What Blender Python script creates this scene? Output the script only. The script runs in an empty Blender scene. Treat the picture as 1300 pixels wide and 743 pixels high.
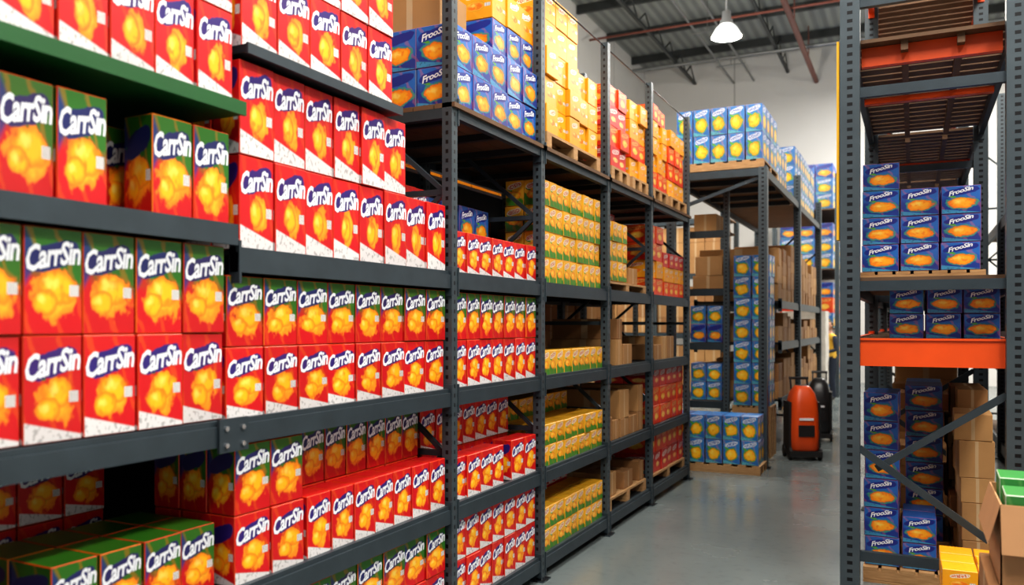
import bpy, math, random
from mathutils import Vector, Matrix
random.seed(7)
R=random.random
def ru(a,b): return a+(b-a)*R()

# ------------------------------------------------------------------ materials
MATS={}
class NT:
    def __init__(s,name):
        s.m=bpy.data.materials.new(name); s.m.use_nodes=True
        s.t=s.m.node_tree; s.b=s.t.nodes['Principled BSDF']; MATS[name]=s.m
    def n(s,typ): return s.t.nodes.new(typ)
    def put(s,sock,v):
        if isinstance(v,bpy.types.NodeSocket): s.t.links.new(v,sock)
        elif isinstance(v,(tuple,list)):
            sock.default_value=tuple(v)+((1,) if len(v)==3 and sock.type=='RGBA' else ())
        else: sock.default_value=v
    def ma(s,op,a,b=None,c=None):
        x=s.n('ShaderNodeMath'); x.operation=op
        s.put(x.inputs[0],a)
        if b is not None: s.put(x.inputs[1],b)
        if c is not None: s.put(x.inputs[2],c)
        return x.outputs[0]
    def mr(s,v,a,b,c=0.,d=1.,smooth=True):
        x=s.n('ShaderNodeMapRange')
        if smooth: x.interpolation_type='SMOOTHSTEP'
        for i,q in enumerate((v,a,b,c,d)): s.put(x.inputs[i],q)
        return x.outputs[0]
    def mix(s,f,a,b):
        x=s.n('ShaderNodeMix'); x.data_type='RGBA'
        s.put(x.inputs[0],f); s.put(x.inputs[6],a); s.put(x.inputs[7],b)
        return x.outputs[2]
    def noise(s,vec,scale,detail=2):
        x=s.n('ShaderNodeTexNoise'); x.inputs['Scale'].default_value=scale; x.inputs['Detail'].default_value=detail
        if vec is not None: s.t.links.new(vec,x.inputs['Vector'])
        return x.outputs[0]
    def coord(s,k='Object'): return s.n('ShaderNodeTexCoord').outputs[k]
    def sep(s,v):
        x=s.n('ShaderNodeSeparateXYZ'); s.t.links.new(v,x.inputs[0]); return x.outputs
    def fin(s,col,rough=.5,metal=0.,bump=None,bs=.2,spec=None):
        s.put(s.b.inputs['Base Color'],col); s.put(s.b.inputs['Roughness'],rough); s.put(s.b.inputs['Metallic'],metal)
        if spec is not None: s.b.inputs['Specular IOR Level'].default_value=spec
        if bump is not None:
            x=s.n('ShaderNodeBump'); x.inputs['Strength'].default_value=bs; x.inputs['Distance'].default_value=.01
            s.t.links.new(bump,x.inputs['Height']); s.t.links.new(x.outputs[0],s.b.inputs['Normal'])
        return s.m
def simple(name,col,rough=.5,metal=0.,var=.15,scale=6.,spec=None):
    k=NT(name); n=k.noise(k.coord(),scale,3)
    d=tuple(c*(1-var) for c in col); l=tuple(min(1,c*(1+var)) for c in col)
    return k.fin(k.mix(n,d,l),rough,metal,spec=spec)

def carton_mat(name,top,bot,banner,fr_in,fr_out,strip=None,split=.5,soft=.2,bc=.74,ba=.47,bb=.15,
               fruits=((.5,.4,.3,.2),(.34,.26,.2,.12),(.7,.3,.2,.13)),leaf=(.02,.25,.03),code=True,striph=.13,rough=.38,slope=.18,lines=False,halo=None,corner=None,splash=None):
    k=NT(name); uv=k.coord('UV'); s=k.sep(uv)
    u=k.ma('FRACT',s[0]); v=s[1]; idn=k.ma('FLOOR',s[0])
    wn=k.n('ShaderNodeTexWhiteNoise'); wn.noise_dimensions='1D'; k.put(wn.inputs['W'],idn); rnd=wn.outputs[0]
    n=k.noise(uv,3.6,2); nc=k.ma('SUBTRACT',n,.5)
    n2=k.noise(uv,14.,2); n3=k.noise(uv,7.,1); n4=k.ma('SUBTRACT',k.noise(uv,9.,2),.5)
    du=k.ma('SUBTRACT',u,.5)
    vv=k.ma('ADD',k.ma('ADD',v,k.ma('MULTIPLY',nc,.5)),k.ma('MULTIPLY',du,.22))
    col=k.mix(k.mr(vv,split-soft,split+soft),bot,top)
    sw=k.mr(k.ma('SINE',k.ma('ADD',k.ma('MULTIPLY',du,11.),k.ma('MULTIPLY',vv,7.))),.7,1.)
    col=k.mix(k.ma('MULTIPLY',sw,.22),col,fr_out)
    if corner:
        cq=k.ma('ADD',k.ma('MULTIPLY',u,2.4),k.ma('MULTIPLY',k.ma('ABSOLUTE',k.ma('SUBTRACT',v,.72)),2.2))
        col=k.mix(k.mr(cq,.45,.75,.9,0.),col,corner)
    if splash:   # broad juice splash behind the fruit
        x=k.ma('DIVIDE',k.ma('SUBTRACT',du,splash[0]),splash[2]); y=k.ma('DIVIDE',k.ma('SUBTRACT',v,splash[1]),splash[3])
        q=k.ma('ADD',k.ma('SQRT',k.ma('ADD',k.ma('MULTIPLY',x,x),k.ma('MULTIPLY',y,y))),k.ma('ADD',k.ma('MULTIPLY',nc,1.1),k.ma('MULTIPLY',n4,.7)))
        col=k.mix(k.mr(q,.8,1.,1.,0.),col,k.mix(k.mr(q,.1,.95),(1.,.58,.03),(.95,.25,.01)))
    if strip:
        sc=k.mix(k.mr(n2,.56,.62),strip,tuple(c*.6 for c in strip))
        col=k.mix(k.mr(k.ma('ADD',v,k.ma('MULTIPLY',du,.16)),striph-.02,striph,1.,0.),col,sc)
    for i,(cx,cy,a,b) in enumerate(fruits):
        x=k.ma('DIVIDE',k.ma('SUBTRACT',u,cx),a); y=k.ma('DIVIDE',k.ma('SUBTRACT',v,cy),b)
        q=k.ma('SQRT',k.ma('ADD',k.ma('MULTIPLY',x,x),k.ma('MULTIPLY',y,y)))
        q=k.ma('ADD',q,k.ma('ADD',k.ma('MULTIPLY',nc,.8),k.ma('MULTIPLY',n4,.35)))
        fc=k.mix(k.mr(q,.5,1.05),fr_in,fr_out)
        fc=k.mix(k.mr(n3,.52,.72,0.,.7),fc,fr_out)
        hl=k.ma('SQRT',k.ma('ADD',k.ma('POWER',k.ma('ABSOLUTE',k.ma('ADD',x,.25)),2.),k.ma('POWER',k.ma('ABSOLUTE',k.ma('SUBTRACT',y,.25)),2.)))
        fc=k.mix(k.mr(k.ma('ADD',hl,n4),.0,.55,.7,0.),fc,(1.,.78,.16))
        if halo: col=k.mix(k.mr(q,1.1,1.22,1.,0.),col,halo)
        col=k.mix(k.mr(q,.98,1.1,.4,0.),col,tuple(c*.5 for c in fr_out))
        col=k.mix(k.mr(q,.9,1.0,1.,0.),col,fc)
    if leaf:
        x=k.ma('DIVIDE',k.ma('SUBTRACT',u,.22),.16); y=k.ma('DIVIDE',k.ma('SUBTRACT',k.ma('SUBTRACT',v,.56),k.ma('MULTIPLY',du,-.3)),.045)
        q=k.ma('ADD',k.ma('MULTIPLY',x,x),k.ma('MULTIPLY',y,y)); col=k.mix(k.mr(q,.85,1.,1.,0.),col,leaf)
    if code:
        a=k.ma('MULTIPLY',k.ma('GREATER_THAN',u,.78),k.ma('LESS_THAN',u,.95))
        b=k.ma('MULTIPLY',k.ma('GREATER_THAN',v,.36),k.ma('LESS_THAN',v,.47))
        col=k.mix(k.ma('MULTIPLY',a,b),col,k.mix(k.ma('GREATER_THAN',k.ma('SINE',k.ma('MULTIPLY',u,190.)),.3),(.8,.8,.8),(.25,.22,.2)))
    if banner:
        y=k.ma('DIVIDE',k.ma('SUBTRACT',k.ma('SUBTRACT',v,bc),k.ma('MULTIPLY',du,slope)),bb); x=k.ma('DIVIDE',du,ba)
        q=k.ma('ADD',k.ma('ADD',k.ma('MULTIPLY',x,k.ma('MULTIPLY',x,k.ma('MULTIPLY',x,x))),k.ma('MULTIPLY',y,y)),k.ma('ADD',k.ma('MULTIPLY',nc,.9),k.ma('MULTIPLY',n4,.6)))
        col=k.mix(k.mr(q,.8,1.05,1.,0.),col,banner)
        if lines:
            ln=k.ma('MULTIPLY',k.mr(q,.5,.6,1.,0.),k.mr(k.noise(uv,22.,1),.48,.52))
            col=k.mix(ln,col,lines)
    col=k.mix(k.mr(rnd,0.,1.,0.,.18,False),col,(.12,.02,.01))
    return k.fin(col,rough)

YEL=(1.,.5,.012); YEL2=(.95,.22,.006)
carton_mat('print_green',(.025,.16,.012),(.6,.004,.01),(.012,.02,.13),YEL,YEL2,split=.52,soft=.12,fruits=((.56,.44,.34,.17),(.34,.3,.22,.12)),corner=(.012,.03,.2),bb=.13,ba=.45,splash=(.02,.37,.44,.26))
carton_mat('print_red',(.62,.008,.012),(.62,.006,.012),(.03,.015,.18),YEL,YEL2,strip=(.74,.72,.72),striph=.13,fruits=((.58,.46,.28,.15),(.4,.3,.22,.12)),leaf=(.04,.16,.02),bb=.13,ba=.45,splash=(.04,.38,.36,.24))
carton_mat('print_redwhite',(.64,.008,.012),(.62,.006,.012),(.03,.012,.17),YEL,(.9,.15,.01),strip=(.74,.72,.72),striph=.19,bc=.76,fruits=((.46,.4,.2,.16),),leaf=None,bb=.13,ba=.45,splash=(.06,.4,.26,.24))
carton_mat('print_blue',(.02,.15,.5),(.01,.045,.28),(.01,.03,.26),(1.,.42,.02),(.9,.17,.01),strip=(.05,.28,.5),striph=.1,fruits=((.52,.38,.36,.2),),bc=.8,bb=.13,code=False,leaf=(.1,.4,.04),halo=(.03,.3,.25))
carton_mat('print_aqua',(.03,.2,.52),(.02,.14,.42),(.72,.78,.82),(1.,.6,.03),(.92,.3,.01),fruits=((.5,.4,.34,.24),),bc=.84,bb=.09,ba=.4,code=False,strip=(.1,.4,.5),striph=.09,leaf=(.08,.4,.04),halo=(.1,.4,.06),lines=(.03,.1,.4))
carton_mat('print_greenwhite',(.03,.28,.06),(.7,.74,.7),(.7,.74,.7),(.8,.8,.7),(.3,.6,.2),bc=.6,bb=.12,code=False,leaf=None)
carton_mat('print_yellowgreen',(.85,.45,.03),(.05,.24,.025),(.8,.78,.6),(1.,.5,.03),(.8,.16,.01),split=.33,soft=.06,fruits=((.5,.42,.34,.17),),bc=.8,bb=.12,ba=.42,code=False,leaf=(.05,.3,.03),lines=(.6,.05,.02))
carton_mat('print_yellow',(.85,.38,.012),(.88,.36,.012),(.85,.78,.6),(.85,.2,.01),(.9,.48,.04),fruits=((.5,.4,.3,.15),),bc=.76,bb=.1,ba=.3,code=True,leaf=None,lines=(.7,.1,.02))
carton_mat('print_orange',(.8,.09,.01),(.75,.035,.008),(.9,.45,.1),(.95,.6,.1),(.9,.3,.02),fruits=((.5,.4,.3,.2),),bc=.8,bb=.1,ba=.4,code=False,leaf=None,lines=(.6,.03,.01))
carton_mat('print_crimson',(.6,.012,.02),(.66,.04,.035),(.8,.7,.65),(.95,.6,.2),(.85,.15,.05),fruits=((.5,.35,.3,.15),),bc=.75,bb=.12,ba=.4,code=False,leaf=None,lines=(.5,.02,.02))
simple('ink_white',(.8,.82,.86),.45,var=.03)
simple('steel_slate',(.04,.056,.068),.45,.3,var=.25,scale=9)
simple('shelf_dark',(.02,.024,.028),.55,.2,var=.3)
simple('green_enamel',(.008,.09,.018),.45,var=.2)
simple('orange_enamel',(.72,.085,.01),.38,var=.15,scale=4)
simple('yellow_enamel',(.8,.45,.02),.4)
simple('black_rubber',(.012,.012,.013),.6)
simple('black_plastic',(.02,.02,.022),.35)
simple('chrome',(.6,.6,.62),.25,.9)
simple('skin',(.5,.27,.18),.5,var=.08); simple('hair',(.03,.018,.01),.6); simple('navy_cloth',(.015,.022,.04),.85)
simple('hivis_cloth',(.6,.36,.04),.8); simple('eye_dark',(.02,.015,.01),.3); simple('shoe_leather',(.02,.018,.015),.5)
simple('lamp_housing',(.55,.56,.57),.35,.5,var=.05)
simple('duct_metal',(.25,.26,.26),.4,.6,var=.1)
simple('truss_steel',(.05,.055,.055),.5,.3); simple('red_pipe',(.22,.07,.05),.5)
k=NT('steel_punched'); s=k.sep(k.coord('UV'))
a=k.ma('MULTIPLY',k.ma('GREATER_THAN',s[0],.36),k.ma('LESS_THAN',s[0],.64))
b=k.ma('LESS_THAN',k.ma('FRACT',k.ma('DIVIDE',s[1],.05)),.42)
base=k.mix(k.noise(k.coord(),8.,3),(.05,.068,.08),(.085,.11,.125))
k.fin(k.mix(k.ma('MULTIPLY',a,b),base,(.008,.008,.01)),.42,.3)
k=NT('pallet_wood'); mp=k.n('ShaderNodeMapping'); mp.inputs['Scale'].default_value=(3,3,20); k.t.links.new(k.coord(),mp.inputs[0])
n=k.noise(mp.outputs[0],4.,5); k.fin(k.mix(n,(.28,.14,.05),(.55,.34,.16)),.7,bump=n)
k=NT('deck_wood'); n=k.noise(k.coord(),5.,5); k.fin(k.mix(n,(.08,.04,.018),(.18,.1,.05)),.7,bump=n)
k=NT('cardboard'); s=k.sep(k.coord('UV')); wn=k.n('ShaderNodeTexWhiteNoise'); wn.noise_dimensions='1D'; k.put(wn.inputs['W'],k.ma('FLOOR',s[0]))
n=k.noise(k.coord(),7.,4); c=k.mix(wn.outputs[0],(.3,.14,.05),(.55,.31,.12)); c=k.mix(k.ma('MULTIPLY',n,.35),c,(.2,.1,.04)); 
uu=k.ma('ABSOLUTE',k.ma('SUBTRACT',k.ma('FRACT',s[0]),.5)); c=k.mix(k.ma('MULTIPLY',k.ma('LESS_THAN',uu,.05),.5),c,(.62,.5,.32))
k.fin(c,.75)
simple('kraft_board',(.45,.24,.11),.75,var=.12)
simple('stretch_wrap',(.62,.58,.52),.2,var=.15,scale=12)
k=NT('floor_concrete'); co=k.coord(); n=k.noise(co,.9,6); n2=k.noise(co,14.,4)
c=k.mix(n,(.125,.15,.152),(.185,.212,.212)); c=k.mix(k.ma('MULTIPLY',k.mr(n2,.5,.75),.25),c,(.09,.1,.1))
sx=k.sep(co); jj=k.ma('LESS_THAN',k.ma('FRACT',k.ma('DIVIDE',k.ma('ADD',sx[1],.7),5.)),.0025)
c=k.mix(jj,c,(.03,.03,.03))
k.fin(c,k.mr(n,.3,.7,.14,.3),bump=n2,bs=.03)
k=NT('wall_paint'); co=k.coord(); n=k.noise(co,.6,4); sx=k.sep(co)
j=k.ma('LESS_THAN',k.ma('FRACT',k.ma('DIVIDE',k.ma('ADD',sx[0],sx[1]),3.)),.012)
c=k.mix(n,(.62,.615,.59),(.72,.715,.69)); k.fin(k.mix(j,c,(.35,.35,.34)),.8)
k=NT('ceiling_deck'); co=k.coord(); sx=k.sep(co); w=k.ma('SINE',k.ma('MULTIPLY',sx[0],24.))
k.fin(k.mix(k.mr(w,-1.,1.),(.2,.215,.21),(.3,.32,.3)),.6,bump=w,bs=.5)
def emis(name,col,st):
    k=NT(name); k.b.inputs['Base Color'].default_value=(*col,1); k.b.inputs['Emission Color'].default_value=(*col,1); k.b.inputs['Emission Strength'].default_value=st
emis('lamp_glow',(1,.97,.9),18.)
emis('prismatic_lens',(.9,.92,.9),1.)

# ------------------------------------------------------------------ mesh builder
class MB:
    def __init__(s,name): s.name=name; s.v=[]; s.f=[]; s.fm=[]; s.uv=[]; s.slots=[]; s.id=int(ru(0,400))
    def mi(s,m):
        if m not in s.slots: s.slots.append(m)
        return s.slots.index(m)
    def face(s,idx,m,uvs=None):
        s.f.append(idx); s.fm.append(s.mi(m)); s.uv.extend(uvs if uvs else [(.5,.5)]*len(idx))
    def box(s,x0,x1,y0,y1,z0,z1,m,M=None):
        b=len(s.v); P=[(x0,y0,z0),(x1,y0,z0),(x1,y1,z0),(x0,y1,z0),(x0,y0,z1),(x1,y0,z1),(x1,y1,z1),(x0,y1,z1)]
        if M: P=[tuple(M@Vector(p)) for p in P]
        s.v+=P
        for q in ((0,1,5,4),(1,2,6,5),(2,3,7,6),(3,0,4,7)): s.face([b+i for i in q],m,[(0,z0),(1,z0),(1,z1),(0,z1)])
        s.face([b+4,b+5,b+6,b+7],m); s.face([b+3,b+2,b+1,b],m)
    def bar(s,p,q,w,h,m):
        p=Vector(p);q=Vector(q);d=q-p; L=d.length
        M=Matrix.Translation(p)@d.to_track_quat('Y','Z').to_matrix().to_4x4()
        s.box(-w/2,w/2,0,L,-h/2,h/2,m,M)
    def cyl(s,p,q,r,m,n=14,r2=None):
        p=Vector(p);q=Vector(q);d=q-p; M=Matrix.Translation(p)@d.to_track_quat('Z','Y').to_matrix().to_4x4(); r2=r if r2 is None else r2
        b=len(s.v)
        for zz,rr in ((0,r),(d.length,r2)):
            for i in range(n):
                a=2*math.pi*i/n; s.v.append(tuple(M@Vector((rr*math.cos(a),rr*math.sin(a),zz))))
        for i in range(n): s.face([b+i,b+(i+1)%n,b+n+(i+1)%n,b+n+i],m)
        s.face([b+i for i in range(n)][::-1],m); s.face([b+n+i for i in range(n)],m)
    def lathe(s,c,prof,m,n=28,mats=None):
        b=len(s.v)
        for r,z in prof:
            for i in range(n):
                a=2*math.pi*i/n; s.v.append((c[0]+r*math.cos(a),c[1]+r*math.sin(a),c[2]+z))
        for j in range(len(prof)-1):
            for i in range(n): s.face([b+j*n+i,b+j*n+(i+1)%n,b+(j+1)*n+(i+1)%n,b+(j+1)*n+i],mats[j] if mats else m)
    def carton(s,cx,cy,z0,sx,sy,sz,m,rot=0.,text=None,tfaces=('+X',),ty=.745,tw=.94,th=.23,cf=.003):
        s.id+=1; o=s.id%900
        C,S=math.cos(rot),math.sin(rot)
        def T(x,y,z): return (cx+x*C-y*S,cy+x*S+y*C,z0+sz/2+z)
        h=(sx/2,sy/2,sz/2); b=len(s.v); idx={}
        for ax in range(3):
            for sg in (-1,1):
                o1,o2=[a for a in range(3) if a!=ax]
                for e in (-1,1):
                    for f in (-1,1):
                        p=[0,0,0]; p[ax]=sg*h[ax]; p[o1]=e*(h[o1]-cf); p[o2]=f*(h[o2]-cf)
                        key=[0,0,0]; key[ax]=sg; key[o1]=e; key[o2]=f
                        idx[(ax,tuple(key))]=len(s.v); s.v.append(T(*p))
        def mf(ax,keys,plain=False):
            uvs=[(o+.85,.97)]*4 if plain else [(o+.003,.003),(o+.997,.003),(o+.997,.997),(o+.003,.997)]
            s.face([idx[(ax,k)] for k in keys],m,uvs)
        mf(0,((1,-1,-1),(1,1,-1),(1,1,1),(1,-1,1)))
        mf(0,((-1,1,-1),(-1,-1,-1),(-1,-1,1),(-1,1,1)))
        mf(1,((-1,-1,-1),(1,-1,-1),(1,-1,1),(-1,-1,1)))
        mf(1,((1,1,-1),(-1,1,-1),(-1,1,1),(1,1,1)))
        mf(2,((-1,-1,1),(1,-1,1),(1,1,1),(-1,1,1)),m!='cardboard')
        mf(2,((-1,1,-1),(1,1,-1),(1,-1,-1),(-1,-1,-1)),True)
        E=[(o+.96,.3)]*4
        for a,bx in ((0,1),(0,2),(1,2)):
            c=3-a-bx
            for sa in (-1,1):
                for sb in (-1,1):
                    k1=[0,0,0];k1[a]=sa;k1[bx]=sb;k1[c]=-1;k2=list(k1);k2[c]=1
                    k1=tuple(k1);k2=tuple(k2)
                    s.face([idx[(a,k1)],idx[(a,k2)],idx[(bx,k2)],idx[(bx,k1)]],m,E)
        for sa in (-1,1):
            for sb in (-1,1):
                for sc in (-1,1):
                    kk=(sa,sb,sc); s.face([idx[(0,kk)],idx[(1,kk)],idx[(2,kk)]],m,E[:3])
        if text:
            tv,tf=text
            for fc in tfaces:
                if fc=='+X': g=lambda a,c:(h[0]+.0012,a,c); W=sy
                elif fc=='-Y': g=lambda a,c:(a,-h[1]-.0012,c); W=sx
                else: g=lambda a,c:(-h[0]-.0012,-a,c); W=sy
                bb=len(s.v)
                for x,y in tv:
                    s.v.append(T(*g(x*W*tw,(ty-.5)*sz+y*sz*th+x*W*.16)))
                for q in tf: s.face([bb+i for i in q],'ink_white')
    def build(s,smooth=False,parent=None):
        me=bpy.data.meshes.new(s.name); me.from_pydata(s.v,[],s.f)
        for m in s.slots: me.materials.append(MATS[m])
        me.polygons.foreach_set('material_index',s.fm)
        ul=me.uv_layers.new(name='UVMap'); ul.data.foreach_set('uv',[c for t in s.uv for c in t])
        if smooth: me.polygons.foreach_set('use_smooth',[True]*len(s.f))
        me.update(); ob=bpy.data.objects.new(s.name,me); bpy.context.collection.objects.link(ob)
        if parent: ob.parent=parent
        return ob

def text_tpl(body):
    cu=bpy.data.curves.new('t','FONT'); cu.body=body; cu.resolution_u=2; cu.offset=.03; cu.shear=.15; cu.space_character=.92
    ob=bpy.data.objects.new('t',cu); bpy.context.collection.objects.link(ob); bpy.context.view_layer.update()
    me=bpy.data.meshes.new_from_object(ob.evaluated_get(bpy.context.evaluated_depsgraph_get()))
    vs=[(v.co.x,v.co.y) for v in me.vertices]; fs=[tuple(p.vertices) for p in me.polygons]
    x0=min(v[0] for v in vs);x1=max(v[0] for v in vs);y0=min(v[1] for v in vs);y1=max(v[1] for v in vs)
    vs=[((x-x0)/(x1-x0)-.5,(y-y0)/(y1-y0)-.5) for x,y in vs]
    vs=[(x,y*(1.0+.25*max(0,-x))-.35*(x*x-.1)) for x,y in vs]
    bpy.data.objects.remove(ob); bpy.data.meshes.remove(me)
    return vs,fs
T1=text_tpl('CarrSin'); T2=text_tpl('FrooSin')

def block(mb,xf,y0,y1,z,rows,w,h,dep,layers=2,text=T1,skip=(),jit=.006,gap=.004,tfaces=('+X',),**kw):
    n=max(1,round((y1-y0)/w)); w=(y1-y0)/n
    for r,m in enumerate(rows):
        for i in range(n):
            if (r,i) in skip: continue
            for l in range(layers):
                mb.carton(xf-dep*(l+.5)+ru(-jit,jit),y0+w*(i+.5),z+h*r+.001,dep-gap,w-gap-.003,h-.003,m,ru(-.02,.02),text if l==0 else None,tfaces,**kw)
def wallstack(mb,x0,x1,y0,y1,z,rows,w,d,h,text=T2,tfaces=('-Y','-X'),layers=None,**kw):
    nx=max(1,round((x1-x0)/w)); ny=max(1,round((y1-y0)/d)); w=(x1-x0)/nx; d=(y1-y0)/ny
    if text: kw={**dict(tw=.62,th=.16,ty=.82),**kw}
    for r,m in enumerate(rows):
        for i in range(nx):
            for j in range(ny):
                mb.carton(x0+w*(i+.5)+ru(-.004,.004),y0+d*(j+.5)+ru(-.004,.004),z+h*r+.001,w-.012,d-.012,h-.003,m,ru(-.015,.015),text if (j==0 or i in(0,nx-1)) else None,tfaces,**kw)
def cardfill(mb,x0,x1,y0,y1,z,zmax,smin=.2,smax=.35,p=.9,lo=.45):
    y=y0
    while y<y1-.12:
        w=min(ru(smin,smax),y1-y); zz=z; hcap=z+(zmax-z)*ru(lo,1)
        while True:
            hh=ru(.14,.26)
            if zz+hh>hcap or R()>p: break
            dd=(x1-x0)*ru(.75,1); mb.carton(x1-dd/2,y+w/2,zz,dd,w-.02,hh,'cardboard',ru(-.04,.04)); zz+=hh+.002
        y+=w+.01
def pallet(mb,x0,x1,y0,y1,z,h=.12):
    for i in range(3):
        yy=y0+(y1-y0-.08)*i/2; mb.box(x0,x1,yy,yy+.08,z+.02,z+h-.02,'pallet_wood')
        mb.box(x0,x1,yy,yy+.08,z,z+.018,'pallet_wood')
    n=7
    for i in range(n):
        xx=x0+(x1-x0-.09)*i/(n-1); mb.box(xx,xx+.09,y0,y1,z+h-.019,z+h,'pallet_wood')

def rack_post(mb,x,y,z1,w=.06,d=.06,m='steel_punched'):
    mb.box(x-w/2,x+w/2,y-d/2,y-d/2+.006,0.01,z1,m); mb.box(x-w/2,x+w/2,y+d/2-.006,y+d/2,0.01,z1,m)
    mb.box(x+w/2-.006,x+w/2,y-d/2+.006,y+d/2-.006,0.01,z1,m); mb.box(x-w/2,x-w/2+.006,y-d/2+.006,y+d/2-.006,.01,z1,m)
    mb.box(x-w/2-.03,x+w/2+.03,y-d/2-.03,y+d/2+.03,0,.01,m)
def ladder(mb,xa,xb,y,z1,step=.7):
    z=.3; f=0
    while z+step<z1:
        mb.bar((xa,y,z),(xb,y,z),.03,.03,'steel_slate'); mb.bar((xa,y,z) if f else (xb,y,z),(xb,y,z+step) if f else (xa,y,z+step),.025,.025,'steel_slate'); z+=step; f=1-f
def beamY(mb,x,y0,y1,ztop,h=.085,m='steel_slate',d=.04,s=1):
    mb.box(x-d/2,x+d/2,y0,y1,ztop-h,ztop-.012,m); mb.box(x-d/2,x+d/2-s*.012 if s>0 else x+d/2,y0,y1,ztop-.012,ztop+.008,m)
    for yy in (y0,y1-.012): mb.box(x-d/2-.004,x+d/2+.006,yy,yy+.012 ,ztop-h-.04,ztop+.03,m)

# ------------------------------------------------------------------ room
YB=26.; XL=-7.8; XR=9.; ZC=9.9
def room(name,*a):
    m=MB(name); m.box(*a); return m.build()
room('floor',XL,XR,-5,YB,-.1,0,'floor_concrete')
room('wall_back',XL,XR,YB,YB+.2,0,ZC,'wall_paint')
room('wall_left',XL-.2,XL,-5,YB,0,ZC,'wall_paint')
room('wall_right',XR,XR+.2,-5,YB,0,ZC,'wall_paint')
room('ceiling',XL,XR,-5,YB,ZC,ZC+.15,'ceiling_deck')
t=MB('trim_1')
y=1.5
while y<YB:
    t.box(XL,XR,y-.05,y+.05,ZC-.22,ZC-.005,'truss_steel'); y+=2.3
t.build()
t=MB('ceiling_truss')
for x in (-6.2,-3.4,-.6,2.2,5.):
    t.box(x-.04,x+.04,-4,YB-.01,ZC-.65,ZC-.58,'truss_steel')
    y=-4
    while y<YB-1.2:
        t.bar((x,y,ZC-.6),(x,y+.6,ZC-.22),.03,.03,'truss_steel'); t.bar((x,y+.6,ZC-.22),(x,y+1.2,ZC-.6),.03,.03,'truss_steel'); y+=1.2
t.build()
t=MB('sprinkler_pipe'); t.cyl((-2.6,-2,8.9),(-2.6,YB-.02,8.9),.07,'red_pipe')
for yy in range(0,26,3): t.cyl((-2.6,yy,8.9),(-2.6,yy,ZC-.01),.015,'red_pipe',8)
t.cyl((XL+.3,20.,9.),(3.,20.,9.),.03,'red_pipe',10)
t.build(True)
t=MB('electrical_conduit'); 
for xx in(-5.,-4.4): t.cyl((xx,-2,9.15),(xx,YB-.02,9.15),.03,'duct_metal')
for yy in range(0,26,3): t.box(-5.1,-4.3,yy-.02,yy+.02,9.1,9.12,'duct_metal'); t.cyl((-4.7,yy,9.12),(-4.7,yy,ZC-.01),.01,'duct_metal',8)
t.cyl((XL+.3,23.6,9.2),(6.,23.6,9.2),.05,'duct_metal')
t.build()

def highbay(x,y,z,energy):
    t=MB('high_bay_lamp')
    t.cyl((x,y,z+.42),(x,y,ZC-.01),.015,'lamp_housing',10)
    pr=[(.0,.5),(.08,.49),(.09,.34),(.12,.32),(.13,.24),(.2,.17),(.27,.05),(.29,0),(.275,0),(.2,.14),(.1,.19),(0.,.2)]
    t.lathe((x,y,z),pr,'lamp_housing',mats=['lamp_housing']*4+['prismatic_lens']*7)
    t.lathe((x,y,z),[(.0,-.03),(.14,-.015),(.23,.01),(.26,.03),(.0,.035)],'lamp_glow')
    ob=t.build(True)
    l=bpy.data.lights.new('bulb','POINT'); l.energy=energy; l.shadow_soft_size=.2; l.color=(1,.94,.85)
    lo=bpy.data.objects.new('bulb',l); lo.location=(x,y,z-.26); lo.parent=ob; bpy.context.collection.objects.link(lo)
for x,y,e in ((-3.26,16.2,520),(-3.26,4.,300),(-.9,8.5,290),(3.5,3.,320),(3.5,12.,300)): highbay(x,y,7.25,e)
def fill_panel(x,y,z,w,l_,energy,rx=0,ry=0):  # added out-of-view area light in a housing, for general fill
    t=MB('added_fill_panel'); t.box(x-w/2-.03,x+w/2+.03,y-l_/2-.03,y+l_/2+.03,z+.01,z+.09,'lamp_housing')
    for q in(-l_/3,l_/3): t.cyl((x,y+q,z+.09),(x,y+q,ZC-.01),.01,'lamp_housing',8)
    ob=t.build()
    l=bpy.data.lights.new('fill_area','AREA'); l.shape='RECTANGLE'; l.size=w; l.size_y=l_; l.energy=energy; l.color=(1,.955,.89)
    lo=bpy.data.objects.new('fill_area',l); lo.location=(x,y,z); lo.parent=ob; bpy.context.collection.objects.link(lo)
fill_panel(-.6,1.,7.6,.8,4.,400); fill_panel(2.6,1.,7.6,.8,4.,600); fill_panel(2.6,7.,7.6,.8,4.,480); fill_panel(-1.3,6.5,7.9,.8,4.,260); fill_panel(5.,18.,8.4,.8,4.,500); fill_panel(-6.,12,8.6,.8,4.,650); fill_panel(.8,21.,8.6,.8,4.,1100)  # all added and unseen; the later ones brighten the back wall

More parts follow.
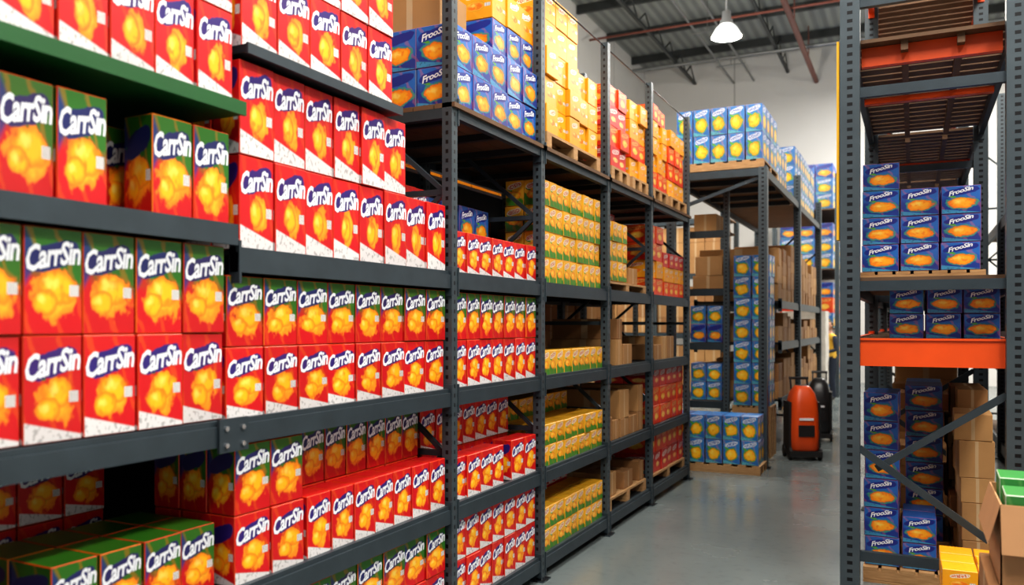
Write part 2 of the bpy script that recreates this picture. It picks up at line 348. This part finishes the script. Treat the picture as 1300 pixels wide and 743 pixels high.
# ------------------------------------------------------------------ left rack
XF=-2.2; XBK=-3.15
PY=[.6,3.83,5.0,6.31,7.53,8.95]
LV=[.15,.72,1.34,1.965]; TOP=2.87; PT=3.95
rk=MB('shelving_rack')
for i,y in enumerate(PY):
    rack_post(rk,XF-.03,y,PT if i else 3.2); rack_post(rk,XBK+.03,y,PT if i else 3.2); ladder(rk,XF-.06,XBK+.06,y,PT-.4 if i else 3.1)
rack_post(rk,XBK+.03,2.24,3.2)
for i in range(5):
    for z in LV:
        a,b=PY[i]+.03,PY[i+1]-.03
        if i==0 and z==LV[3]: a=2.26
        beamY(rk,XF-.02,a,b,z); beamY(rk,XBK+.03,a,b,z,s=-1)
        rk.box(XBK+.05,XF-.04,a,b,z-.02,z,'shelf_dark')
        for q in range(int((b-a)/.3)): rk.box(XBK+.05,XF-.04,a+.15+q*.3,a+.18+q*.3,z-.06,z-.021,'shelf_dark')
    a,b=PY[i]+.03,PY[i+1]-.03
    if i>0:
        beamY(rk,XF-.02,a,b,TOP,.075); beamY(rk,XBK+.03,a,b,TOP,.075,s=-1)
        xx=XBK+.05
        while xx<XF-.1: rk.box(xx,xx+.125,a-.06,b+.06,TOP-.025,TOP,'deck_wood'); xx+=.132
        for q in range(3): rk.box(XBK+.05,XF-.04,a+.1+q*(b-a-.2)/2,a+.14+q*(b-a-.2)/2,TOP-.065,TOP-.026,'shelf_dark')
rk.box(XBK+.06,XF-.06,3.80,3.845,TOP-.08,TOP-.026,'steel_slate')
rk.box(XBK+.06,XF-.0,.63,2.25,2.0,2.035,'shelf_dark'); rk.box(XF-.001,XF+.012,.63,2.25,1.975,2.05,'steel_slate')
rk.box(XBK+.06,XF-.0,.63,2.29,2.455,2.485,'green_enamel'); rk.box(XF-.001,XF+.012,.63,2.29,2.45,2.5,'green_enamel')
rk.box(XBK+.06,XF-.0,2.30,3.32,2.69,2.72,'shelf_dark'); rk.box(XF-.001,XF+.01,2.3,3.32,2.685,2.725,'steel_slate')
rk.box(XF-.0,XF+.012,2.16,2.3,1.235,1.355,'steel_slate'); 
for q in(2.19,2.27):
    for zz in(1.26,1.32): rk.cyl((XF+.012,q,zz),(XF+.02,q,zz),.009,'chrome',8)
for y0,y1 in zip(PY[1:-1],PY[2:]): rk.cyl((XF-.03,y0,PT-.03),(XF-.03,y1,PT-.03),.006,'steel_slate',6)
for i in range(3):
    rk.box(XBK+.0,XBK+.008,PY[i]+.03,PY[i+1]-.03,.1,2.75,'shelf_dark')
rk.build()

W=.187; FX=XF-.035
G,Rd,RW='print_green','print_red','print_redwhite'
s=MB('cereal_box_stack'); block(s,FX+.01,.72,2.22,1.35,[Rd,G],.186,.31,.14); s.build()
s=MB('cereal_box_stack'); block(s,FX+.01,.72,2.25,2.037,[G],.17,.345,.14,skip=((0,6),),layers=1); block(s,FX-.18,.72,2.2,2.037,[G],.17,.32,.14); s.build()
s=MB('cereal_box_stack'); block(s,FX+.01,.72,2.26,2.487,[RW,RW],.18,.33,.14); s.build()
s=MB('cereal_box_stack'); block(s,FX,2.235,3.79,1.343,[Rd,G],W,.264,.14); s.build()
s=MB('cereal_box_stack'); block(s,FX,2.30,3.79,1.968,[RW],W,.352,.14); block(s,FX,2.30,3.42,2.321,[RW],W,.352,.14); s.build()
s=MB('cereal_box_stack'); block(s,FX,2.31,3.31,2.722,[RW,RW,RW],W,.335,.14); s.build()
s=MB('cereal_box_stack')
block(s,FX-.05,1.6,2.24,.722,[G],.155,.25,.2,layers=2); block(s,FX,2.28,2.66,.722,[Rd,G],W,.262,.14,layers=3); block(s,FX,2.68,3.79,.722,[Rd],.16,.262,.14,layers=1)
block(s,FX-.16,2.68,3.79,.722,[Rd,G],.16,.262,.14,layers=2); block(s,FX-.64,1.0,2.24,.722,[Rd,Rd],.18,.24,.14,layers=2)
s.build()
s=MB('cereal_box_stack'); block(s,FX,1.5,3.79,.152,[Rd,G],W,.235,.14); s.build()
# bay 577-690
s=MB('cereal_box_stack'); block(s,FX,3.87,4.96,1.343,[Rd,G],.165,.262,.14); s.build()
s=MB('cereal_box_stack'); block(s,FX,3.87,4.96,1.968,[Rd],.15,.235,.14,layers=1); block(s,FX-.3,3.87,4.1,1.968,[RW,RW],.15,.25,.14); s.build()
s=MB('drink_carton_stack'); block(s,FX-.35,4.15,4.96,1.968,['print_blue']*2,.2,.24,.2,text=T2,tw=.7,th=.16,ty=.8); s.build()
s=MB('cereal_box_stack'); block(s,FX,3.87,4.5,.722,[Rd],.16,.24,.14,layers=1); block(s,FX-.2,3.87,4.96,.722,[Rd,Rd],.16,.25,.14); block(s,FX,4.6,4.96,.722,[Rd],.16,.25,.14,layers=1); s.build()
s=MB('cereal_box_stack'); block(s,FX,3.87,4.96,.152,[Rd,Rd],.16,.245,.14); s.build()
YG='print_yellowgreen'
s=MB('snack_box_stack'); block(s,FX,5.06,6.2,1.968,[YG]*4,.13,.175,.14,text=None); s.build()
s=MB('snack_box_stack'); block(s,FX,5.06,6.26,1.343,[YG],.13,.17,.14,text=None,layers=1); s.build()
s=MB('snack_box_stack'); block(s,FX,5.06,6.26,.722,[YG]*2,.13,.145,.14,text=None); block(s,FX-.3,5.06,6.26,.722,[YG]*3,.13,.145,.14,text=None); s.build()
s=MB('snack_box_stack'); block(s,FX,5.06,6.26,.152,[YG]*2,.13,.15,.14,text=None); block(s,FX-.3,5.06,6.26,.152,[Rd]*3,.13,.15,.14,text=None); s.build()
OR='print_orange'; CR='print_crimson'; Yl='print_yellow'
s=MB('snack_box_stack'); block(s,FX,6.37,6.9,2.05,[YG]*3,.13,.165,.14,text=None); s.build()
p=MB('wooden_pallet'); pallet(p,XBK+.2,FX,6.36,7.45,1.966,.08); pallet(p,XBK+.2,FX,6.4,7.45,.151,.11); pallet(p,XBK+.2,FX,7.6,8.88,.151,.1); p.build()
s=MB('case_stack'); block(s,FX-.02,7.62,8.1,1.968,[OR,Yl,OR,OR],.2,.17,.25,text=None); block(s,FX-.02,8.14,8.9,1.968,[OR,Yl,CR],.2,.15,.25,text=None); block(s,FX-.32,6.95,7.5,2.05,[CR]*4,.25,.17,.3,text=None); s.build()
s=MB('case_stack'); block(s,FX-.02,7.62,8.88,.252,[CR,OR],.22,.2,.3,text=None); s.build()
s=MB('case_stack'); block(s,FX-.02,7.75,8.88,.722,[OR,OR,CR],.22,.18,.3,text=None); s.build()
s=MB('carton_box_pile')
for z in (.722,1.343): cardfill(s,XBK+.1,-2.6,5.06,6.26,z,z+.55)
cardfill(s,XBK+.2,FX-.02,6.42,7.45,.262,.6,.16,.28)
for z in (.722,1.343): cardfill(s,XBK+.2,FX-.02,6.37,7.48,z,z+.45,.16,.28)
cardfill(s,XBK+.2,FX-.02,7.0,7.48,2.048,2.35); cardfill(s,XBK+.2,FX-.02,7.6,8.9,1.343,1.7,.16,.3)
cardfill(s,XBK+.05,-2.75,7.6,8.9,1.968,2.7); cardfill(s,XBK+.05,-2.75,5.06,6.3,1.968,2.7)
s.build()
# top deck goods
BL,AQ='print_blue','print_aqua'
s=MB('drink_carton_stack'); block(s,FX,3.88,4.98,2.872,[BL]*2,.22,.23,.24,text=T2,tfaces=('+X','-Y'),layers=3,tw=.7,th=.16,ty=.8); s.build()
s=MB('drink_carton_stack'); block(s,FX-.03,4.4,4.98,3.333,[BL,Yl],.2,.2,.24,text=T2,layers=3,tw=.7,th=.16,ty=.8); s.build()
s=MB('carton_box_pile'); s.carton(-2.55,4.08,3.335,.4,.3,.22,'cardboard'); s.carton(-2.9,4.1,3.335,.28,.34,.28,'cardboard'); s.build()
def topload(y0,y1,rows,w,h,name='case_stack',tx=None,jit=.02,x=0):
    p=MB('wooden_pallet'); pallet(p,XBK+.05,FX+.02,y0,y1,TOP+.001); p.build()
    s=MB(name); block(s,FX-x,y0+.01,y1-.01,TOP+.123,rows,w,h,.26,text=tx,layers=3,tfaces=('+X','-Y'),jit=jit); return s
s=topload(5.1,6.15,[Yl]*3,.2,.195); block(s,FX-.01,5.12,5.75,TOP+.123+.585,[Yl,Yl],.2,.19,.26,text=None,layers=3); s.build()
s=topload(6.42,6.9,[CR,OR,CR,OR],.2,.17); s.build(); s=topload(6.98,7.46,[Yl,OR,Yl,Yl],.2,.17); s.build()
s=topload(7.62,8.15,[OR,Yl,Yl,Yl,OR],.18,.16); s.build(); s=topload(8.25,8.9,[Yl,OR,OR,Yl],.2,.17); s.build()
bk=MB('shelving_rack')
for y in (1.,3.,5.,7.,9.,11.):
    rack_post(bk,-3.45,y,4.6); rack_post(bk,-4.4,y,4.6)
for z in (.2,1.3,2.87):
    beamY(bk,-3.45,1.,11.,z); beamY(bk,-4.4,1.,11.,z,s=-1); bk.box(-4.38,-3.47,1.,11.,z-.02,z,'deck_wood')
bk.build()
s=MB('carton_box_pile')
cardfill(s,-4.3,-3.52,1.2,5.4,2.875,4.7,.3,.5,.97)
for z,zm in((.202,1.2),(1.302,2.6)): cardfill(s,-4.3,-3.52,1.2,10.8,z,zm,.3,.5,.97)
s.build()
s=MB('case_stack'); block(s,-3.5,5.6,7.2,2.875,[Yl]*7,.25,.22,.35,text=None); block(s,-3.5,7.3,8.6,2.875,[OR,Yl]*3,.25,.2,.35,text=None); s.build()

# ------------------------------------------------------------------ second rack (beyond cross aisle)
X2=-1.54; X2B=-2.74; P2=[10.04,13.2,16.3]; Z2=[.7,1.45,2.0]; T2Z=3.54
rk=MB('shelving_rack')
for i,y in enumerate(P2):
    rack_post(rk,X2-.05,y,3.95 if i else 3.54,.1,.1); rack_post(rk,X2B+.05,y,3.95 if i else 3.54,.1,.1)
    if i: ladder(rk,X2-.1,X2B+.1,y,3.4,.9)
rack_post(rk,-2.15,10.7,3.4,.07,.07)
for i in range(2):
    a,b=P2[i]+.05,P2[i+1]-.05
    for z in Z2+[T2Z]:
        if i==0 and z!=T2Z: a=11.3
        else: a=P2[i]+.05
        beamY(rk,X2-.04,a,b,z,.1); beamY(rk,X2B+.05,a,b,z,.1,s=-1)
        rk.box(X2B+.07,X2-.06,a,b,z-.025,z,'deck_wood' if z==T2Z else 'shelf_dark')
for z in(.7,1.45,2.15,2.9): 
    rk.box(X2B+.07,-2.16,10.72,10.76,z-.09,z,'steel_slate'); rk.box(X2B+.07,-2.16,10.76,11.28,z-.025,z,'deck_wood')
rk.box(X2B+.1,X2-.1,9.99,10.05,T2Z-.1,T2Z-.01,'steel_slate')
for q in range(4): rk.box(X2B+.1,X2-.1,10.6+q*.7,10.66+q*.7,T2Z-.09,T2Z-.026,'steel_slate')
rk.bar((X2B+.1,10.04,3.1),(X2-.1,10.04,3.42),.04,.04,'steel_slate')
rk.build()
p=MB('wooden_pallet'); pallet(p,X2B+.1,X2-.05,10.06,11.2,T2Z+.01,.1); p.build()
s=MB('drink_carton_stack'); wallstack(s,X2B+.1,X2-.06,10.08,11.2,T2Z+.112,[AQ]*2,.2,.28,.33,text=None); s.build()
s=MB('drink_carton_stack'); wallstack(s,X2B+.3,X2-.12,11.6,12.6,T2Z+.01,[AQ]*2,.2,.28,.3,text=None); s.build()
p=MB('wooden_pallet'); pallet(p,-2.58,X2-.0,9.5,9.97,.0,.1); p.build()
s=MB('drink_carton_stack'); wallstack(s,-2.56,X2-.02,9.52,9.95,.102,[AQ]*2,.2,.22,.275,text=None); s.build()
p=MB('wooden_pallet'); pallet(p,-2.1,X2-.08,10.8,11.25,.0,.65); p.build()
s=MB('drink_carton_stack'); wallstack(s,-2.09,X2-.09,10.81,11.22,.652,[AQ]*7,.23,.23,.275,text=None); s.build()
s=MB('drink_carton_stack'); wallstack(s,-2.64,-2.22,10.8,11.2,.705,[AQ,AQ],.2,.2,.24,text=None); wallstack(s,-2.64,-2.22,10.8,11.2,1.455,[BL,AQ],.2,.2,.24,text=None); s.build()
s=MB('carton_box_pile')
cardfill(s,-2.66,-2.22,10.8,11.25,2.155,2.85,.4,.5,1.,.9); cardfill(s,-2.66,-2.3,10.8,11.25,2.905,3.3,.4,.5,1.,.9)
for z,zm in((.702,1.35),(1.452,1.9),(2.002,2.9)): cardfill(s,-2.68,X2-.07,11.35,13.1,z,zm,.3,.5,.98,.8); cardfill(s,-2.68,X2-.07,13.3,16.2,z,zm,.3,.5,.98,.8)
s.build()
s=MB('drink_carton_stack'); wallstack(s,X2B+.2,X2-.1,13.4,16.1,T2Z+.01,[AQ]*3,.3,.3,.3,text=None); s.build()
rk=MB('shelving_rack')
for y in (20.6,23.,25.4):
    rack_post(rk,-1.6,y,5.2,.1,.1); rack_post(rk,-3.,y,5.2,.1,.1)
for z in(.2,1.6,3.,4.4):
    beamY(rk,-1.6,20.6,25.4,z,.12); beamY(rk,-3.,20.6,25.4,z,.12,s=-1); rk.box(-2.98,-1.62,20.6,25.4,z-.03,z,'deck_wood')
rk.build()
s=MB('drink_carton_stack')
for z in(.205,1.605,3.005,4.405): wallstack(s,-2.9,-1.7,20.75,25.2,z,[AQ,OR if z<2 else AQ,BL],.4,.6,.36,text=None)
s.build()
rk=MB('shelving_rack')
for x in(-7.4,-5.2,-3.6):
    rack_post(rk,x,18.,4.2,.1,.1); rack_post(rk,x,19.,4.2,.1,.1)
for z in(.2,1.5,2.8,4.):
    rk.box(-7.4,-3.6,17.96,18.,z-.12,z,'steel_slate'); rk.box(-7.4,-3.6,18,19,z-.03,z,'deck_wood')
rk.build()
s=MB('carton_box_pile')
for z in(.205,1.505,2.805): wallstack(s,-7.3,-3.7,18.05,18.9,z,['cardboard']*3,.4,.4,.34,text=None,cf=.004)
s.build()
s=MB('wrapped_pallet_load'); pallet(s,-2.4,-1.5,17.,17.9,0.,.13)
n=28
b=len(s.v); zs=[.13+i*.13 for i in range(15)]
for zi,z in enumerate(zs):
    for i in range(n):
        a=2*math.pi*i/n; c,sn=math.cos(a),math.sin(a); rr=.42/max(abs(c)**6+abs(sn)**6,1e-6)**(1/6)*(1+ru(-.02,.02)); s.v.append((-1.95+rr*c,17.45+rr*sn,z))
for zi in range(14):
    for i in range(n): s.face([b+zi*n+i,b+zi*n+(i+1)%n,b+(zi+1)*n+(i+1)%n,b+(zi+1)*n+i],'stretch_wrap')
s.face([b+14*n+i for i in range(n)],'stretch_wrap'); s.build()

# ------------------------------------------------------------------ right rack
XA=-.345; XB=.52
rk=MB('pallet_rack'); PR=[5.39,8.2,11.,13.8]
for y in PR:
    rack_post(rk,XA,y,5.2,.11,.09); rack_post(rk,XB,y,5.2,.11,.09)
for y in PR:
    for z in(3.08,3.62,1.92,.3): rk.box(XA+.055,XB-.055,y-.02,y+.02,z-.03,z+.03,'steel_slate')
    rk.bar((XA+.05,y-.025,.95),(XB-.14,y-.025,.47),.025,.04,'steel_slate'); rk.bar((-.2,y+.0,.83),(XB-.05,y+.0,1.29),.025,.04,'steel_slate')
rk.box(XA+.055,XB-.055,5.41,5.46,1.44,1.595,'orange_enamel'); rk.box(XA+.055,XB-.055,5.4,5.46,1.595,1.607,'orange_enamel')
rk.box(XA+.055,XB-.055,5.55,5.6,3.28,3.395,'orange_enamel')
for a,b in zip(PR[:-1],PR[1:]):
    for z,m in((1.6,'orange_enamel'),(1.975,'steel_slate'),(3.42,'steel_slate'),(4.6,'orange_enamel')):
        beamY(rk,XA,a+.045,b-.045,z,.1,m,s=-1); beamY(rk,XB,a+.045,b-.045,z,.1,m)
        yy=a+.07
        while yy<b-.1: rk.box(XA+.02,XB-.02,yy,yy+.12,z-.022,z,'deck_wood'); yy+=.15
    for q in (-.05,.25): rk.box(q-.02,q+.02,a+.1,b-.1,3.34,3.397,'deck_wood')
    rk.box(XA+.02,XB-.02,a+1.2,a+1.26,3.3,3.34,'orange_enamel')
rk.box(-.42,-.405,5.36,5.42,2.2,3.4,'yellow_enamel')
rk.build()
s=MB('drink_carton_stack'); wallstack(s,-.14,.47,5.7,6.5,1.602,[BL]*2,.2,.2,.155,tfaces=('-Y',)); s.build()
p=MB('wooden_pallet'); pallet(p,-.33,.42,6.15,7.2,1.977,.07); p.build()
s=MB('drink_carton_stack'); wallstack(s,-.325,.40,6.17,7.15,2.049,[BL]*3,.24,.24,.185,tfaces=('-Y','-X')); wallstack(s,-.325,-.085,6.17,6.7,2.604,[BL],.24,.24,.185,tfaces=('-Y','-X')); s.build()
s=MB('drink_carton_stack'); wallstack(s,-.28,.46,8.5,10.,1.98,[BL]*3,.25,.3,.185,tfaces=('-Y',)); wallstack(s,-.28,.46,11.3,13.,1.98,[BL]*4,.25,.3,.185,text=None); s.build()
p=MB('wooden_pallet'); pallet(p,-.3,.45,5.9,7.9,.0,.1); p.build()
s=MB('drink_carton_stack'); wallstack(s,-.3,-.08,5.95,6.4,.102,[BL]*6,.22,.22,.19,tfaces=('-Y',)); wallstack(s,-.06,.2,6.8,7.7,.102,[BL]*6,.26,.25,.19,tfaces=('-Y',)); wallstack(s,-.07,.14,5.95,6.4,.102,[BL]*2,.21,.22,.17,tfaces=('-Y',)); s.build()
s=MB('carton_box_pile'); cardfill(s,.22,.46,6.1,7.8,.102,1.4,.4,.5,1.); cardfill(s,-.25,.45,8.4,13.6,.0,1.3,.4,.6,1.); s.build()
rk=MB('pallet_rack')
for y in(6.5,9.3,12.1,14.9):
    for x in(1.0,1.95): rack_post(rk,x,y,4.6,.1,.09)
    ladder(rk,1.05,1.9,y,4.4,.8)
for z in(.2,1.6,3.):
    beamY(rk,1.,6.5,14.9,z,.12); beamY(rk,1.95,6.5,14.9,z,.12); rk.box(1.02,1.93,6.5,14.9,z-.03,z,'deck_wood')
rk.build()
s=MB('drink_carton_stack')
for z,nr in((.202,6),(1.602,5)): wallstack(s,1.08,1.88,6.7,9.1,z,[BL]*nr,.27,.4,.19,tfaces=('-Y',)); wallstack(s,1.08,1.88,9.5,11.9,z,[BL]*nr,.27,.4,.19,text=None)
s.build()
def open_box(x0,x1,y0,y1,z0,z1):
    s=MB('cardboard_box'); t=.006
    s.box(x0,x1,y0,y1,z0,z0+t,'kraft_board')
    s.box(x0,x0+t,y0,y1,z0,z1,'kraft_board'); s.box(x1-t,x1,y0,y1,z0,z1,'kraft_board'); s.box(x0,x1,y0,y0+t,z0,z1,'kraft_board'); s.box(x0,x1,y1-t,y1,z0,z1,'kraft_board')
    s.v+= [(x0,y0,z1),(x0,y1,z1),(x0-.04,y1,z1-.15),(x0-.04,y0,z1-.15)]; n=len(s.v); s.face([n-4,n-3,n-2,n-1],'kraft_board')
    s.v+= [(x1,y0,z1),(x1,y1,z1),(x1+.09,y1,z1-.12),(x1+.09,y0,z1-.12)]; n=len(s.v); s.face([n-4,n-3,n-2,n-1],'kraft_board')
    s.v+= [(x0,y0,z1),(x1,y0,z1),(x1,y0-.05,z1-.17),(x0,y0-.05,z1-.17)]; n=len(s.v); s.face([n-4,n-3,n-2,n-1],'kraft_board')
    s.v+= [(x0,y1,z1),(x1,y1,z1),(x1,y1+.12,z1-.06),(x0,y1+.12,z1-.06)]; n=len(s.v); s.face([n-4,n-3,n-2,n-1],'kraft_board')
    return s.build()
s=MB('cardboard_box'); s.carton(.56,3.76,0,.62,.56,.72,'cardboard',0,cf=.004); s.build()
open_box(.285,.86,3.5,4.0,.722,1.03)
s=MB('snack_box_stack'); 
for i in range(4):
    for j in range(2): s.carton(.365+i*.133,3.62+j*.235,.73,.12,.21,.335+.025*((i+j)%2),'print_greenwhite',ru(-.05,.05))
s.build()
s=MB('snack_box_stack'); wallstack(s,.12,.46,4.7,5.2,.0,[Yl]*4,.16,.15,.115,text=None); s.build()

# ------------------------------------------------------------------ floor cleaning machines
def scrubber(x,y,rot,body,sc=(1.,1.,1.)):
    root=bpy.data.objects.new('floor_scrubber',None); bpy.context.collection.objects.link(root)
    s=MB('body')
    prof=[(.10,.19,.22),(.14,.205,.25),(.3,.21,.255),(.55,.205,.25),(.72,.19,.23),(.83,.16,.19),(.9,.11,.12),(.92,.08,.09)]
    n=28; b=len(s.v)
    for z,hx,hy in prof:
        for i in range(n):
            a=2*math.pi*(i+.5)/n; c,q=math.cos(a),math.sin(a); r=1/(abs(c)**4+abs(q)**4)**.25; s.v.append((hx*r*c,hy*r*q,z))
    for j in range(len(prof)-1):
        for i in range(n): s.face([b+j*n+i,b+j*n+(i+1)%n,b+(j+1)*n+(i+1)%n,b+(j+1)*n+i],body)
    s.face([b+(len(prof)-1)*n+i for i in range(n)],'black_plastic'); s.face([b+i for i in range(n)][::-1],'black_plastic')
    s.build(True,root)
    s=MB('bumper'); s.box(-.225,.225,-.265,.27,.05,.12,'black_rubber'); s.box(-.222,-.19,-.17,.2,.14,.72,'black_rubber'); s.box(.19,.222,-.17,.2,.14,.72,'black_rubber')
    s.box(-.11,.11,-.268,-.245,.3,.44,'black_plastic'); s.box(-.1,.1,-.262,-.23,.5,.53,'ink_white'); s.build(False,root)
    s=MB('wheels')
    for xx in(-.23,.19):
        for yy in(-.16,.16): s.cyl((xx,yy,.08),(xx+.04,yy,.08),.08,'black_rubber',18)
    s.build(False,root)
    s=MB('handle')
    for xx in(-.12,.12): s.cyl((xx,.12,.8),(xx,.2,1.0),.014,'black_plastic',10)
    s.cyl((-.14,.2,1.0),(.14,.2,1.0),.018,'black_plastic',10); s.build(False,root)
    root.location=(x,y,0); root.rotation_euler=(0,0,rot); root.scale=sc
scrubber(-1.27,11.0,math.radians(20),'orange_enamel',(.86,.9,1.))
scrubber(-1.25,12.9,math.radians(4),'black_plastic',(.8,.9,.98))

# ------------------------------------------------------------------ person
def skin_obj(name,pts,edges,mat,parent,sub=2):
    me=bpy.data.meshes.new(name); me.from_pydata([p[:3] for p in pts],edges,[]); ob=bpy.data.objects.new(name,me); bpy.context.collection.objects.link(ob)
    sm=ob.modifiers.new('s','SKIN'); sm.use_smooth_shade=True
    for i,p in enumerate(pts):
        me.skin_vertices[0].data[i].radius=(p[3],p[4] if len(p)>4 else p[3]); me.skin_vertices[0].data[i].use_root=(i==0)
    ss=ob.modifiers.new('b','SUBSURF'); ss.levels=sub; ss.render_levels=sub
    bpy.context.view_layer.update()
    m2=bpy.data.meshes.new_from_object(ob.evaluated_get(bpy.context.evaluated_depsgraph_get()))
    bpy.data.objects.remove(ob); o=bpy.data.objects.new(name,m2); bpy.context.collection.objects.link(o); o.parent=parent
    m2.materials.clear()
    for m in ([mat] if isinstance(mat,str) else mat): m2.materials.append(MATS[m])
    for p in m2.polygons: p.use_smooth=True
    return o
def person(x,y,rot):
    root=bpy.data.objects.new('warehouse_worker',None); bpy.context.collection.objects.link(root)
    P=[(0,0,.95,.15,.11),(0,0,1.1,.135,.1),(0,-.01,1.3,.16,.11),(0,-.01,1.42,.12,.09),(0,-.015,1.5,.055),(0,-.03,1.58,.05)]
    E=[(0,1),(1,2),(2,3),(3,4),(4,5)]
    for sg in(-1,1):
        b=len(P); P+=[(sg*.1,0,.88,.09),(sg*.105,-.02 if sg>0 else .06,.5,.06),(sg*.11,.02 if sg>0 else .12,.1,.04),(sg*.12,-.1 if sg>0 else 0,.04,.035)]
        E+=[(0,b),(b,b+1),(b+1,b+2),(b+2,b+3)]
        b=len(P); P+=[(sg*.19,-.01,1.4,.06),(sg*.24,-.02,1.13,.045),(sg*.17,-.24,1.08,.034),(sg*.15,-.29,1.08,.027)]
        E+=[(3,b),(b,b+1),(b+1,b+2),(b+2,b+3)]
    o=skin_obj('body',P,E,['navy_cloth','hivis_cloth','skin','shoe_leather'],root)
    for p in o.data.polygons:
        c=p.center
        if c.z<.1: p.material_index=3
        elif c.z>1.49: p.material_index=2
        elif c.z>.98 and c.y>-.16 and abs(c.x)<.19: p.material_index=1
        elif c.y<-.25 and c.z>.9: p.material_index=2
    for sg in(-1,1):
        hx,hy,hz=sg*.15,-.29,1.08
        Q=[(hx,hy,hz,.024,.016),(hx,hy-.05,hz,.036,.014)]; Ed=[(0,1)]
        for i,L in enumerate((.07,.08,.075,.06)):
            ox=(i-1.5)*.021; b=len(Q); Q+=[(hx+ox,hy-.085,hz,.009),(hx+ox,hy-.085-L*.5,hz-.012,.008),(hx+ox,hy-.085-L*.85,hz-.035,.007)]; Ed+=[(1,b),(b,b+1),(b+1,b+2)]
        b=len(Q); Q+=[(hx-sg*.04,hy-.05,hz-.005,.01),(hx-sg*.055,hy-.085,hz-.02,.008)]; Ed+=[(1,b),(b,b+1)]
        skin_obj('hand',Q,Ed,'skin',root,1)
    s=MB('head'); nu,nv=20,14
    for j in range(nv+1):
        ph=math.pi*j/nv
        for i in range(nu):
            a=2*math.pi*i/nu; xx=.078*math.sin(ph)*math.cos(a); yy=.098*math.sin(ph)*math.sin(a); zz=.118*math.cos(ph)
            if zz<-.03: xx*=1-(-.03-zz)*3.2; yy=yy*(1-(-.03-zz)*2.)-.008
            if yy<-.07 and abs(xx)<.02 and -.045<zz<.02: yy-=.022
            s.v.append((xx,yy-.035,zz+1.66))
    for j in range(nv):
        for i in range(nu):
            cz=math.cos(math.pi*(j+.5)/nv); ca=math.sin(2*math.pi*(i+.5)/nu)
            s.face([j*nu+i,(j+1)*nu+i,(j+1)*nu+(i+1)%nu,j*nu+(i+1)%nu],'hair' if (cz>.62 or (ca>-.1 and cz>-.5)) else 'skin')
    for sg in(-1,1):
        s.cyl((sg*.03,-.118,1.665),(sg*.03,-.128,1.665),.009,'eye_dark',8); s.cyl((sg*.075,-.03,1.65),(sg*.09,-.025,1.65),.026,'skin',10,.02)
    s.box(-.024,.024,-.126,-.112,1.6,1.607,'shoe_leather'); s.build(True,root)
    root.location=(x,y,0); root.rotation_euler=(0,0,rot)
person(-1.64,19.4,math.radians(-55))

# ------------------------------------------------------------------ world, camera
w=bpy.data.worlds.new('world'); bpy.context.scene.world=w; w.use_nodes=True
w.node_tree.nodes['Background'].inputs[0].default_value=(.95,.96,1,1); w.node_tree.nodes['Background'].inputs[1].default_value=.3
cam=bpy.data.cameras.new('camera'); co=bpy.data.objects.new('camera',cam); bpy.context.collection.objects.link(co)
co.location=(0,0,1.69); co.rotation_euler=(math.pi/2,0,math.atan(510/1050))
cam.lens=36*1050/1300; cam.sensor_width=36; cam.shift_y=40.5/1300
cam.dof.use_dof=True; cam.dof.focus_distance=5.; cam.dof.aperture_fstop=1.8
bpy.context.scene.camera=co
sc=bpy.context.scene; sc.view_settings.view_transform='Standard'
try: sc.view_settings.look='Medium High Contrast'
except Exception as e: print(e)
sc.view_settings.exposure=-.25
